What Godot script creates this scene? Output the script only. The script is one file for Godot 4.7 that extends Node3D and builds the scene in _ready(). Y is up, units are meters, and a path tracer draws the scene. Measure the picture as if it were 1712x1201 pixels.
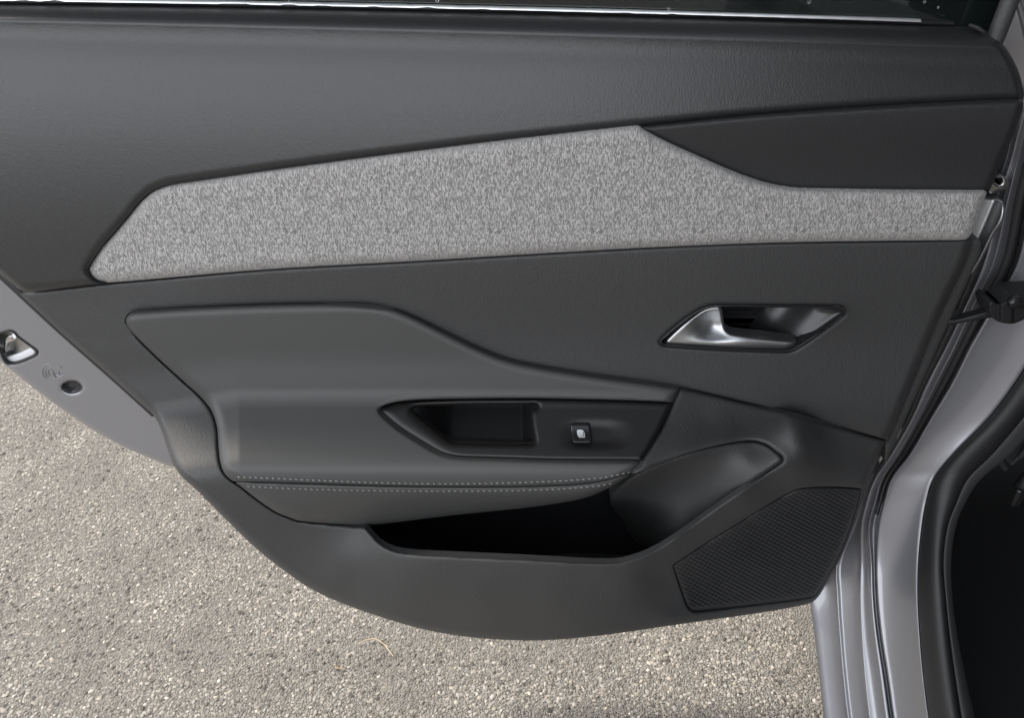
extends Node3D
# An open rear car door seen from the inside, with the pillar and sill of the car beside it and sunlit asphalt below.
# Units are metres.  The inside face of the door is the plane z = 0, facing +z; the ground is y = 0.
# Outlines were traced on the photograph; at() lays a traced point on a surface z metres in front of the door plane.

const PITCH := 33.0
const EYE := Vector3(0.0, 1.13, 0.63)
const LENS := 1290.0
var rng := RandomNumberGenerator.new()
var M := {}
var used := {}
var TRIM: Dictionary
var tps_lower: Dictionary
var tps_scoop: Dictionary
var door: Node3D
var body: Node3D

# ------------------------------------------------------------------ helpers

func lin(r: float, g: float, b: float, a := 1.0) -> Color:
	var c := Color(r, g, b).linear_to_srgb()
	c.a = a
	return c

func at(px: float, py: float, z: float) -> Vector3:
	var p := deg_to_rad(PITCH)
	var dx := (px - 856.0) / LENS
	var dy := (600.5 - py) / LENS
	var d := Vector3(dx, dy * cos(p) - sin(p), -dy * sin(p) - cos(p))
	return EYE + d * ((z - EYE.z) / d.z)

func at_ground(px: float, py: float, y := 0.0) -> Vector3:
	var d := at(px, py, 0.0) - EYE
	return EYE + d * ((y - EYE.y) / d.y)

func numbered(called: String) -> String:
	if not used.has(called):
		used[called] = 0
		return called
	used[called] += 1
	return "%s_%03d" % [called, used[called]]

func thing(called: String, label: String, category: String, base := Vector3.ZERO, group := "") -> Node3D:
	var o := Node3D.new()
	o.name = numbered(called)
	add_child(o, true)
	o.position = base
	o.set_meta("label", label)
	o.set_meta("category", category)
	if group: o.set_meta("group", group)
	return o

func world_of(n: Node) -> Vector3:
	var p := Vector3.ZERO
	while n is Node3D and n != self:
		p += n.position
		n = n.get_parent()
	return p

func obj(called: String, mesh: Mesh, m: Material, parent: Node = self, where := Vector3.ZERO) -> MeshInstance3D:
	# mesh vertices are given relative to «where», in scene coordinates
	var o := MeshInstance3D.new()
	o.name = called if parent != self else numbered(called)
	o.mesh = mesh
	o.material_override = m
	o.cast_shadow = GeometryInstance3D.SHADOW_CASTING_SETTING_ON
	parent.add_child(o, true)
	o.position = where - world_of(parent)
	return o

func sm(a: float, b: float, x: float) -> float:
	return smoothstep(a, b, x)

func curve(pts: Array, closed := true, n := 6) -> PackedVector2Array:
	# smooth line through the points; a Vector3 entry (z = 1) is a sharp corner
	var out := PackedVector2Array()
	var c := pts.size()
	var last := c if closed else c - 1
	for i in last:
		var q1 = pts[i]
		var q2 = pts[(i + 1) % c]
		var q0 = pts[(i - 1 + c) % c] if (closed or i > 0) else q1
		var q3 = pts[(i + 2) % c] if (closed or i + 2 < c) else q2
		var p1 := Vector2(q1.x, q1.y)
		var p2 := Vector2(q2.x, q2.y)
		var p0 := p1 if q1 is Vector3 else Vector2(q0.x, q0.y)
		var p3 := p2 if q2 is Vector3 else Vector2(q3.x, q3.y)
		var l1 := p1.distance_to(p2)
		var m1 := (p2 - p0).normalized() * minf(l1, p1.distance_to(p0) * 1.6 + 0.01 if p0 != p1 else l1)
		var m2 := (p3 - p1).normalized() * minf(l1, p3.distance_to(p2) * 1.6 + 0.01 if p3 != p2 else l1)
		for k in n:
			var t := float(k) / n
			var t2 := t * t
			var t3 := t2 * t
			out.append(p1 * (2 * t3 - 3 * t2 + 1) + m1 * (t3 - 2 * t2 + t) + p2 * (-2 * t3 + 3 * t2) + m2 * (t3 - t2))
	if not closed:
		out.append(Vector2(pts[-1].x, pts[-1].y))
	return out

# signed distance to an outline, bucketed; positive inside
func field(poly: PackedVector2Array) -> Dictionary:
	return {"poly": poly, "cells": {}}

const REACH := 44.0
func dist(f: Dictionary, p: Vector2) -> float:
	var poly: PackedVector2Array = f.poly
	var key := Vector2i((p / 24.0).floor())
	var cells: Dictionary = f.cells
	if not cells.has(key):
		var mid := (Vector2(key) + Vector2(0.5, 0.5)) * 24.0
		var near := PackedInt32Array()
		for i in poly.size():
			var c := Geometry2D.get_closest_point_to_segment(mid, poly[i], poly[(i + 1) % poly.size()])
			if c.distance_squared_to(mid) < (REACH + 17.0) * (REACH + 17.0):
				near.append(i)
		cells[key] = [near, Geometry2D.is_point_in_polygon(mid, poly)]
	var cell: Array = cells[key]
	var ids: PackedInt32Array = cell[0]
	if ids.is_empty():
		return REACH if cell[1] else -REACH
	var best := REACH * REACH
	for i in ids:
		var c := Geometry2D.get_closest_point_to_segment(p, poly[i], poly[(i + 1) % poly.size()])
		best = minf(best, c.distance_squared_to(p))
	var d := sqrt(best)
	var inside := Geometry2D.is_point_in_polygon(p, poly)
	if d > 2.0: # two of three votes: a ray may graze a corner
		var n := int(inside) + int(Geometry2D.is_point_in_polygon(p + Vector2(0.371, 0.613), poly)) + int(Geometry2D.is_point_in_polygon(p - Vector2(0.533, 0.291), poly))
		inside = n >= 2
	return d if inside else -d

func roll(d: float, r: float, deep: float) -> float:
	if d >= r: return 0.0
	var k := 1.0 - clampf(d / r, 0.0, 1.0)
	return -deep * (1.0 - sqrt(maxf(0.0, 1.0 - k * k)))

# a moulded panel: outline (with holes) meshed finely, height z = h(x, y, d), rounded rim, sides going back by «thick»
func panel(outer: Dictionary, holes: Array, h: Callable, step := 3.0, thick := 0.02, inset := 0.0, hole_thick := 0.02) -> ArrayMesh:
	var lo := Vector2(1e9, 1e9)
	var hi := Vector2(-1e9, -1e9)
	for p in outer.poly:
		lo = lo.min(p)
		hi = hi.max(p)
	lo -= Vector2(step + 0.137, step + 0.0713)
	var nx := int((hi.x - lo.x) / step) + 3
	var ny := int((hi.y - lo.y) / step) + 3
	var f := PackedFloat32Array()
	f.resize(nx * ny)
	for j in ny:
		for i in nx:
			var p := lo + Vector2(i, j) * step
			var d := dist(outer, p) - inset
			if d > 0.0:
				for q in holes:
					d = minf(d, -dist(q, p) - inset)
			f[j * nx + i] = d
	var verts := PackedVector3Array()
	var flat := PackedVector2Array()
	var index := PackedInt32Array()
	var ids := {}
	var rim := PackedInt32Array()
	var corner := [Vector2i(0, 0), Vector2i(1, 0), Vector2i(1, 1), Vector2i(0, 1)]
	for j in ny - 1:
		for i in nx - 1:
			var b := j * nx + i
			if f[b] <= 0 and f[b + 1] <= 0 and f[b + nx] <= 0 and f[b + nx + 1] <= 0: continue
			var ring := PackedInt32Array()
			var cut := PackedByteArray()
			for k in 4:
				var ca: Vector2i = corner[k]
				var cb: Vector2i = corner[(k + 1) % 4]
				var ia := b + ca.x + ca.y * nx
				var ib := b + cb.x + cb.y * nx
				if f[ia] > 0:
					if not ids.has(ia):
						var p := lo + Vector2(i + ca.x, j + ca.y) * step
						ids[ia] = verts.size()
						verts.append(at(p.x, p.y, h.call(p.x, p.y, f[ia])))
						flat.append(p)
					ring.append(ids[ia])
					cut.append(0)
				if (f[ia] > 0) != (f[ib] > 0):
					var key := -1 - (mini(ia, ib) * 2 + (1 if absi(ia - ib) == 1 else 0))
					if not ids.has(key):
						var t := f[ia] / (f[ia] - f[ib])
						var p := lo + (Vector2(i, j) + Vector2(ca) + Vector2(cb - ca) * t) * step
						ids[key] = verts.size()
						verts.append(at(p.x, p.y, h.call(p.x, p.y, 0.0)))
						flat.append(p)
					ring.append(ids[key])
					cut.append(1)
			for k in range(1, ring.size() - 1):
				index.append(ring[0])
				index.append(ring[k])
				index.append(ring[k + 1])
			for k in ring.size():
				var k2 := (k + 1) % ring.size()
				if cut[k] and cut[k2]:
					rim.append(ring[k])
					rim.append(ring[k2])
		# edges of openings are thin, the outer edge is as deep as asked
	var deep := PackedFloat32Array()
	for k in range(0, rim.size(), 2):
		var mid := (flat[rim[k]] + flat[rim[k + 1]]) * 0.5
		var whole := absf(dist(outer, mid) - inset) < 2.0
		if thick > 0.1: whole = absf(dist(TRIM, mid)) < 6.0
		deep.append(thick if whole else minf(thick, hole_thick))
	return finish(verts, index, rim, flat, thick, deep)

func finish(verts: PackedVector3Array, index: PackedInt32Array, rim: PackedInt32Array, flat: PackedVector2Array, thick: float, deep := PackedFloat32Array()) -> ArrayMesh:
	var normals := PackedVector3Array()
	normals.resize(verts.size())
	for t in range(0, index.size(), 3):
		var n := (verts[index[t + 2]] - verts[index[t]]).cross(verts[index[t + 1]] - verts[index[t]])
		normals[index[t]] += n
		normals[index[t + 1]] += n
		normals[index[t + 2]] += n
	for i in normals.size():
		normals[i] = normals[i].normalized()
	if thick > 0.0:
		var back := Vector3(0, 0, -thick)
		for r in range(0, rim.size(), 2):
			if deep.size() > 0: back.z = -deep[r / 2]
			var a := verts[rim[r]]
			var b := verts[rim[r + 1]]
			var t := flat[rim[r + 1]] - flat[rim[r]]
			var n := Vector3(t.y, t.x, 0.0).normalized()
			var s := verts.size()
			for v in [a, b, b + back, a + back]:
				verts.append(v)
				normals.append(n)
			var face := [s, s + 1, s + 2, s, s + 2, s + 3]
			if (verts[s + 2] - verts[s]).cross(verts[s + 1] - verts[s]).dot(n) < 0:
				face = [s, s + 2, s + 1, s, s + 3, s + 2]
			for k in face: index.append(k)
	var arrays := []
	arrays.resize(Mesh.ARRAY_MAX)
	arrays[Mesh.ARRAY_VERTEX] = verts
	arrays[Mesh.ARRAY_NORMAL] = normals
	arrays[Mesh.ARRAY_INDEX] = index
	var mesh := ArrayMesh.new()
	mesh.add_surface_from_arrays(Mesh.PRIMITIVE_TRIANGLES, arrays)
	return mesh

# sheet through a grid of points [rows][columns]
func sheet(rows: Array) -> ArrayMesh:
	var verts := PackedVector3Array()
	var index := PackedInt32Array()
	var w: int = rows[0].size()
	for r in rows:
		for p in r: verts.append(p)
	for j in rows.size() - 1:
		for i in w - 1:
			var a := j * w + i
			for k in [a, a + 1, a + w + 1, a, a + w + 1, a + w]: index.append(k)
	return finish(verts, index, PackedInt32Array(), PackedVector2Array(), 0.0)

# round bar along points with a radius at each
func tube(points: Array, radii: Array, sides := 10, squash := 1.0) -> ArrayMesh:
	var rows := []
	for i in points.size():
		var dir: Vector3 = (points[mini(i + 1, points.size() - 1)] - points[maxi(i - 1, 0)]).normalized()
		var side := dir.cross(Vector3(0, 0, 1))
		if side.length() < 0.05: side = dir.cross(Vector3(0, 1, 0))
		side = side.normalized()
		var up := side.cross(dir)
		var r := []
		for k in sides + 1:
			var a := -TAU * k / sides
			r.append(points[i] + (side * cos(a) + up * sin(a) * squash) * radii[i])
		if i == 0:
			var cap := []
			for k in sides + 1: cap.append(points[0])
			rows.append(cap)
		rows.append(r)
		if i == points.size() - 1:
			var cap := []
			for k in sides + 1: cap.append(points[i])
			rows.append(cap)
	return sheet(rows)

# box with bevelled edges
func block(size: Vector3, bev := 0.004) -> ArrayMesh:
	var st := SurfaceTool.new()
	st.begin(Mesh.PRIMITIVE_TRIANGLES)
	var e := size / 2.0
	var inner := e - Vector3(bev, bev, bev)
	var v := func(sx: int, sy: int, sz: int, axis: int) -> Vector3:
		var p := Vector3(sx * inner.x, sy * inner.y, sz * inner.z)
		p[axis] = [sx, sy, sz][axis] * e[axis]
		return p
	var tri := func(a: Vector3, b: Vector3, c: Vector3):
		var n := (c - a).cross(b - a)
		if n.dot(a + b + c) < 0:
			var q := b
			b = c
			c = q
			n = -n
		for p in [a, b, c]:
			st.set_normal(n.normalized())
			st.add_vertex(p)
	for axis in 3:
		for s in [-1, 1]:
			var q := []
			for k in [[-1, -1], [1, -1], [1, 1], [-1, 1]]:
				var g := [0, 0, 0]
				g[axis] = s
				g[(axis + 1) % 3] = k[0]
				g[(axis + 2) % 3] = k[1]
				q.append(v.call(g[0], g[1], g[2], axis))
			tri.call(q[0], q[1], q[2])
			tri.call(q[0], q[2], q[3])
	for axis in 3:
		for s in [-1, 1]:
			for t in [-1, 1]:
				var b1 := (axis + 1) % 3
				var b2 := (axis + 2) % 3
				var q := []
				for k in [[-1, b1], [1, b1], [1, b2], [-1, b2]]:
					var g := [0, 0, 0]
					g[axis] = k[0]
					g[b1] = s
					g[b2] = t
					q.append(v.call(g[0], g[1], g[2], k[1]))
				tri.call(q[0], q[1], q[2])
				tri.call(q[0], q[2], q[3])
	for sx in [-1, 1]:
		for sy in [-1, 1]:
			for sz in [-1, 1]:
				tri.call(v.call(sx, sy, sz, 0), v.call(sx, sy, sz, 1), v.call(sx, sy, sz, 2))
	return st.commit()

# piecewise line through (x, value) pairs with its corners softened over ±w
func soft(pts: Array, x: float, w: float) -> float:
	var sum := 0.0
	for k in 7:
		var q := x + w * (k - 3) / 3.0
		var v: float = pts[-1].y
		if q <= pts[0].x: v = pts[0].y
		else:
			for i in pts.size() - 1:
				if q < pts[i + 1].x:
					v = lerpf(pts[i].y, pts[i + 1].y, (q - pts[i].x) / (pts[i + 1].x - pts[i].x))
					break
		sum += v
	return sum / 7.0

# thin plate through (x, y, value) points
func plate(pts: Array) -> Dictionary:
	var n := pts.size()
	var m := []
	for i in n + 3:
		var row := PackedFloat64Array()
		row.resize(n + 4)
		m.append(row)
	for i in n:
		var a: Vector3 = pts[i]
		for j in n:
			m[i][j] = kern(Vector2(a.x - pts[j].x, a.y - pts[j].y).length_squared() * 1e-4)
		m[i][i] += 0.02
		m[i][n] = 1.0
		m[i][n + 1] = a.x * 0.01
		m[i][n + 2] = a.y * 0.01
		m[n][i] = 1.0
		m[n + 1][i] = a.x * 0.01
		m[n + 2][i] = a.y * 0.01
		m[i][n + 3] = a.z
	for c in n + 3:
		var best := c
		for r in range(c, n + 3):
			if absf(m[r][c]) > absf(m[best][c]): best = r
		var tmp = m[c]
		m[c] = m[best]
		m[best] = tmp
		for r in range(c + 1, n + 3):
			var k: float = m[r][c] / m[c][c]
			if k == 0.0: continue
			for q in range(c, n + 4): m[r][q] -= k * m[c][q]
	var w := PackedFloat64Array()
	w.resize(n + 3)
	for r in range(n + 2, -1, -1):
		var v: float = m[r][n + 3]
		for q in range(r + 1, n + 3): v -= m[r][q] * w[q]
		w[r] = v / m[r][r]
	return {"pts": pts, "w": w}

func kern(r2: float) -> float:
	return 0.0 if r2 < 1e-9 else r2 * log(r2)

func on_plate(t: Dictionary, x: float, y: float) -> float:
	var pts: Array = t.pts
	var w: PackedFloat64Array = t.w
	var n := pts.size()
	var v: float = w[n] + w[n + 1] * x * 0.01 + w[n + 2] * y * 0.01
	for i in n:
		var p: Vector3 = pts[i]
		var dx := x - p.x
		var dy := y - p.y
		var r2 := (dx * dx + dy * dy) * 1e-4
		if r2 > 1e-9: v += w[i] * r2 * log(r2)
	return v

# ------------------------------------------------------------------ materials

func mat(color: Color, rough: float, metal := 0.0) -> StandardMaterial3D:
	var m := StandardMaterial3D.new()
	m.albedo_color = color
	m.roughness = rough
	m.metallic = metal
	m.uv1_triplanar = true
	m.uv1_world_triplanar = true
	return m

# picture of many short strokes on mid grey, seamless
func strokes(size: int, count: int, length: float, width: float, lean: float, spread: float, contrast: float, seed_: int, middle := 0.5) -> Image:
	rng.seed = seed_
	var im := Image.create(size, size, false, Image.FORMAT_L8)
	im.fill(Color(middle, middle, middle))
	for s in count:
		var p := Vector2(rng.randf() * size, rng.randf() * size)
		var a := lean + rng.randfn(0.0, spread)
		var dir := Vector2(sin(a), cos(a))
		var tone := middle + contrast * (1.0 if rng.randf() < 0.5 else -1.0) * rng.randf_range(0.3, 1.0)
		var l := length * rng.randf_range(0.5, 1.4)
		var half := int(width / 2.0)
		for k in int(l):
			var q := p + dir * k
			for o in range(-half, half + 1):
				var x := posmod(int(q.x) + o, size)
				var y := posmod(int(q.y), size)
				var old := im.get_pixel(x, y).r
				var v := lerpf(old, tone, 0.75)
				im.set_pixel(x, y, Color(v, v, v))
	return im

# picture of upright yarns, each a chain of lighter and darker loops, seamless
func knit(size: int, wide: int, middle: float, contrast: float, seed_: int) -> Image:
	rng.seed = seed_
	var im := Image.create(size, size, false, Image.FORMAT_L8)
	im.fill(Color(middle, middle, middle))
	for c in size / wide:
		var start := rng.randi() % 30
		var y := start
		while y < size + start:
			var l := mini(rng.randi_range(12, 34), size + start - y)
			var t := middle + contrast * rng.randf_range(-1.0, 1.0)
			var x := c * wide + rng.randi_range(-1, 1)
			for part in [[0, 1, 0.86], [1, wide - 2, 1.0], [wide - 1, 1, 0.86]]:
				var v: float = t * part[2]
				im.fill_rect(Rect2i(posmod(x + part[0], size), y % size, part[1], l), Color(v, v, v))
				if y % size + l > size: im.fill_rect(Rect2i(posmod(x + part[0], size), 0, part[1], y % size + l - size), Color(v, v, v))
			im.fill_rect(Rect2i(posmod(x, size), y % size, wide, 2), Color(t * 0.75, t * 0.75, t * 0.75))
			y += l
	return im

func noise_image(size: int, freq: float, kind: int, lo: Color, hi: Color, seed_: int) -> NoiseTexture2D:
	var n := FastNoiseLite.new()
	n.noise_type = kind
	n.frequency = freq
	n.seed = seed_
	n.fractal_octaves = 4
	var t := NoiseTexture2D.new()
	t.width = size
	t.height = size
	t.seamless = true
	t.noise = n
	var g := Gradient.new()
	g.set_color(0, lo)
	g.set_color(1, hi)
	t.color_ramp = g
	return t

func relief(m: StandardMaterial3D, tex: Texture2D, per_metre: float, depth_mm: float) -> void:
	m.heightmap_enabled = true
	m.heightmap_texture = tex
	m.heightmap_scale = depth_mm * 0.1
	m.uv1_scale = Vector3.ONE * per_metre

func make_materials() -> void:
	var grain := ImageTexture.create_from_image(strokes(512, 9000, 9.0, 3.0, 0.25, 0.35, 0.5, 3))
	var leather := noise_image(512, 0.06, FastNoiseLite.TYPE_CELLULAR, Color(0, 0, 0), Color(1, 1, 1), 8)
	M.upper = mat(lin(0.022, 0.0225, 0.023), 0.36)
	M.upper.metallic_specular = 0.56
	relief(M.upper, grain, 8.0, 0.11)
	M.card = mat(lin(0.043, 0.043, 0.043), 0.52)
	relief(M.card, grain, 6.5, 0.3)
	M.accent = mat(lin(0.023, 0.023, 0.024), 0.55)
	relief(M.accent, grain, 11.0, 0.2)
	M.trim = mat(lin(0.043, 0.043, 0.043), 0.52)
	relief(M.trim, grain, 6.5, 0.3)
	M.pad = mat(lin(0.056, 0.056, 0.055), 0.5)
	relief(M.pad, leather, 20.0, 0.03)
	M.switchboard = mat(lin(0.013, 0.0125, 0.0125), 0.42)
	relief(M.switchboard, leather, 22.0, 0.03)
	M.grille = mat(lin(0.03, 0.03, 0.031), 0.5)
	M.black = mat(lin(0.012, 0.012, 0.013), 0.55)
	M.felt = mat(lin(0.022, 0.022, 0.026), 0.95)
	M.felt.metallic_specular = 0.12
	M.rubber = mat(lin(0.018, 0.018, 0.019), 0.5)
	M.thread = mat(lin(0.26, 0.26, 0.255), 0.8)
	M.gloss_black = mat(lin(0.02, 0.02, 0.021), 0.22)
	M.print = mat(lin(0.62, 0.63, 0.64), 0.6)
	# fabric: short knitted loops, light and dark yarns
	var yarn := knit(1024, 8, 0.61, 0.17, 11)
	M.fabric = mat(lin(1.0, 0.96, 0.925), 0.95)
	M.fabric.albedo_texture = ImageTexture.create_from_image(yarn)
	relief(M.fabric, M.fabric.albedo_texture, 11.5, 0.2)
	M.fabric.rim_enabled = true
	M.fabric.rim = 0.3
	# metallic grey lilac car paint
	M.paint = mat(lin(0.265, 0.265, 0.285), 0.32, 0.5)
	M.paint.clearcoat_enabled = true
	M.paint.clearcoat = 1.0
	M.paint.clearcoat_roughness = 0.06
	M.satin = mat(lin(0.55, 0.56, 0.57), 0.4, 1.0)
	M.chrome = mat(lin(0.8, 0.8, 0.8), 0.12, 1.0)
	M.bright = mat(lin(0.88, 0.88, 0.87), 0.3, 0.8)
	M.steel = mat(lin(0.5, 0.5, 0.49), 0.28, 1.0)
	M.white = mat(lin(0.75, 0.75, 0.76), 0.35)
	M.cream = mat(lin(0.42, 0.40, 0.36), 0.55)
	M.glass = StandardMaterial3D.new()
	M.glass.transparency = BaseMaterial3D.TRANSPARENCY_ALPHA
	M.glass.albedo_color = lin(0.006, 0.009, 0.009, 0.9)
	M.glass.roughness = 0.04
	M.water = StandardMaterial3D.new()
	M.water.transparency = BaseMaterial3D.TRANSPARENCY_ALPHA
	M.water.refraction_enabled = true
	M.water.refraction_scale = 0.033
	M.water.albedo_color = Color(1, 1, 1, 0.04)
	M.water.roughness = 0.02
	# worn asphalt: pale binder, stones are laid as geometry near the door
	M.asphalt = mat(Color.WHITE, 0.9)
	M.asphalt.albedo_texture = noise_image(1024, 0.035, FastNoiseLite.TYPE_SIMPLEX_SMOOTH, lin(0.13, 0.121, 0.109), lin(0.27, 0.254, 0.23), 21)
	relief(M.asphalt, noise_image(1024, 0.09, FastNoiseLite.TYPE_SIMPLEX, Color(0, 0, 0), Color(1, 1, 1), 5), 2.2, 4.0)
	M.stone = mat(Color.WHITE, 0.75)
	M.stone.vertex_color_use_as_albedo = true
	M.line = mat(lin(0.6, 0.6, 0.58), 0.8)
	M.carpet = mat(lin(0.014, 0.014, 0.015), 0.98)
	M.liner = mat(lin(0.05, 0.05, 0.052), 0.8)
	M.straw = mat(lin(0.5, 0.40, 0.26), 0.8)
	M.wood = mat(lin(0.32, 0.22, 0.13), 0.85)

# ------------------------------------------------------------------ heights of the door trim

func belt(px: float) -> float:
	return 5.0 + 0.0115 * px + 7.5e-6 * px * px

func crease(px: float) -> float:
	return 36.0 + 0.022 * px + 3.5e-6 * px * px

func edge_roll(px: float, py: float) -> float:
	return roll(dist(TRIM, Vector2(px, py)), 13.0, 0.012)

func upper_h(px: float, py: float) -> float:
	var b := belt(px)
	var c := crease(px)
	var u := (py - b) / (c - b)
	if u < 1.0:
		return -0.032 + 0.028 * sin(PI / 2 * clampf(u, 0.0, 1.0))
	var v := py - c
	return -0.004 + soft([Vector2(0, 0), Vector2(14, -0.0005), Vector2(60, 0.006), Vector2(150, 0.0145), Vector2(240, 0.0205), Vector2(330, 0.0245), Vector2(470, 0.0275)], v, 16.0 + 24.0 * sm(60, 150, v))

const LEDGE := [Vector2(-240, 0.012), Vector2(-70, 0.016), Vector2(-4, 0.024), Vector2(104, 0.086), Vector2(118, 0.091), Vector2(160, 0.093), Vector2(230, 0.090), Vector2(330, 0.085)]
func arm_h(px: float, py: float) -> float:
	var yl := 670.0 + maxf(0.0, 400.0 - px) * 0.16 + maxf(0.0, px - 700.0) * 0.008
	return soft(LEDGE, py - yl, 16.0)

func card_h(px: float, py: float) -> float:
	return 0.014 - 0.003 * sm(430, 560, py) + 0.006 * sm(560, 700, py) * sm(650, 900, px) - 0.005 * sm(1150, 1500, px)

func mid_h(px: float, py: float) -> float:
	return lerpf(arm_h(px, py) - 0.004, card_h(px, py), sm(230, 430, px))

func lower_h(px: float, py: float) -> float:
	var k := sm(440, 620, px)
	var a := 0.0
	if k < 1.0: a = arm_h(px, py) - 0.004
	if k <= 0.0: return a
	return lerpf(a, on_plate(tps_lower, px, py), k)

# ------------------------------------------------------------------ scene

func _ready() -> void:
	var cam := Camera3D.new()
	cam.name = "camera"
	cam.position = EYE
	cam.rotation_degrees = Vector3(-PITCH, 0, 0)
	cam.fov = rad_to_deg(2.0 * atan(600.5 / LENS))
	cam.near = 0.02
	cam.far = 400.0
	add_child(cam)
	cam.current = true

	var env := WorldEnvironment.new()
	env.name = "environment"
	var e := Environment.new()
	e.background_mode = Environment.BG_SKY
	var sky := Sky.new()
	var sm_ := ProceduralSkyMaterial.new()
	sm_.sky_top_color = Color(0.28, 0.30, 0.32)
	sm_.sky_horizon_color = Color(0.96, 0.975, 1.0)
	sm_.sky_curve = 0.45
	sm_.ground_horizon_color = Color(0.55, 0.53, 0.50)
	sm_.ground_bottom_color = Color(0.35, 0.33, 0.31)
	sky.sky_material = sm_
	e.sky = sky
	e.background_energy_multiplier = 1.2
	e.tonemap_mode = Environment.TONE_MAPPER_LINEAR
	e.tonemap_exposure = 3.8
	e.sdfgi_enabled = true
	e.ssao_enabled = true
	e.ssil_enabled = true
	env.environment = e
	add_child(env)
	var sun := DirectionalLight3D.new()
	sun.name = "sun"
	sun.light_energy = 0.5
	sun.light_angular_distance = 16.0
	sun.light_color = Color(1.0, 0.96, 0.91)
	sun.shadow_enabled = true
	add_child(sun)
	sun.look_at_from_position(Vector3(-1.0, 1.05, -0.38), Vector3.ZERO)

	make_materials()
	ground()
	door = thing("rear_door_assembly", "open rear car door seen from inside, dark trim with grey fabric band", "car door", at(1360, 1000, -0.05))
	door_panels()
	door_controls()
	door_shell()
	car_body()
	check_arm()
	litter()
	drops()

func ground() -> void:
	var rows := []
	for z in [-120.0, -12.0, -3.0, -1.6, 0.6, 3.0, 12.0, 120.0]:
		var r := []
		for x in [-120.0, -12.0, -3.0, -1.5, 1.5, 3.0, 12.0, 120.0]: r.append(Vector3(x, 0, z))
		rows.append(r)
	obj("asphalt_ground", sheet(rows), M.asphalt).set_meta("kind", "structure")
	# stones of the asphalt, worn flat, half sunk in the binder
	var mm := MultiMesh.new()
	mm.transform_format = MultiMesh.TRANSFORM_3D
	mm.use_colors = true
	var ico := SphereMesh.new()
	ico.radius = 1.0
	ico.height = 2.0
	ico.radial_segments = 6
	ico.rings = 3
	var src := ico.get_mesh_arrays()
	var st := SurfaceTool.new()
	st.begin(Mesh.PRIMITIVE_TRIANGLES)
	rng.seed = 77
	var moved := {}
	for i in src[Mesh.ARRAY_INDEX]:
		var p: Vector3 = src[Mesh.ARRAY_VERTEX][i]
		var key := Vector3i((p * 100.0).round())
		if not moved.has(key): moved[key] = p * rng.randf_range(0.78, 1.2)
		st.set_smooth_group(-1)
		st.add_vertex(moved[key])
	st.generate_normals()
	mm.mesh = st.commit()
	mm.mesh.surface_set_material(0, M.stone)
	rng.seed = 5
	var places := []
	var step := 0.0047
	var x := -1.42
	while x < 0.5:
		var z := -1.2
		while z < 0.12:
			# keep to what lies near the sight of the door's lower edge
			if rng.randf() < 0.86:
				places.append(Vector3(x + rng.randfn(0, 0.0017), 0, z + rng.randfn(0, 0.0017)))
			z += step
		x += step
	var patch := FastNoiseLite.new()
	patch.seed = 9
	patch.frequency = 5.0
	mm.instance_count = places.size()
	for i in places.size():
		var s := 0.0013 + 0.0024 * pow(rng.randf(), 2.4)
		var b := Basis.from_euler(Vector3(rng.randf_range(-0.35, 0.35), rng.randf() * TAU, rng.randf_range(-0.35, 0.35)))
		b = b * Basis.from_scale(Vector3(s * rng.randf_range(0.9, 1.5), s * rng.randf_range(0.35, 0.65), s * rng.randf_range(0.8, 1.2)))
		var p: Vector3 = places[i]
		p.y = s * rng.randf_range(-0.3, 0.1)
		mm.set_instance_transform(i, Transform3D(b, p))
		var t := (0.145 + 0.16 * rng.randf()) * (1.0 + 0.5 * patch.get_noise_2d(places[i].x, places[i].z))
		if rng.randf() < 0.03: t = rng.randf_range(0.34, 0.5)
		elif rng.randf() < 0.12: t = rng.randf_range(0.05, 0.10)
		var warm := rng.randf_range(0.0, 0.2)
		mm.set_instance_color(i, Color(t * (1.01 + warm * 0.3), t * 0.955, t * (0.88 - warm * 0.4)))
	var o := MultiMeshInstance3D.new()
	o.name = "asphalt_stones"
	o.multimesh = mm
	o.material_override = M.stone
	add_child(o)
	o.set_meta("kind", "stuff")
	o.set_meta("label", "small beige and grey stones set in the worn asphalt")
	o.set_meta("category", "gravel")
	# painted bay lines seen through the window
	for k in [[1470, 1512, "pale painted parking bay line seen through the window, right"], [596, 634, "pale painted parking bay line seen through the window, left of centre"]]:
		var a := at_ground(k[0], 20, 0.004)
		var b := at_ground(k[1], 20, 0.004)
		var far := Vector3(0.9, 0, -4.0)
		var w := (b - a)
		var line := obj("parking_line", sheet([[a - far * 0.6, a - far * 0.6 + w], [a + far, a + far + w]]), M.line)
		line.set_meta("label", k[2])
		line.set_meta("category", "road marking")

# ---- traced outlines

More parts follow.
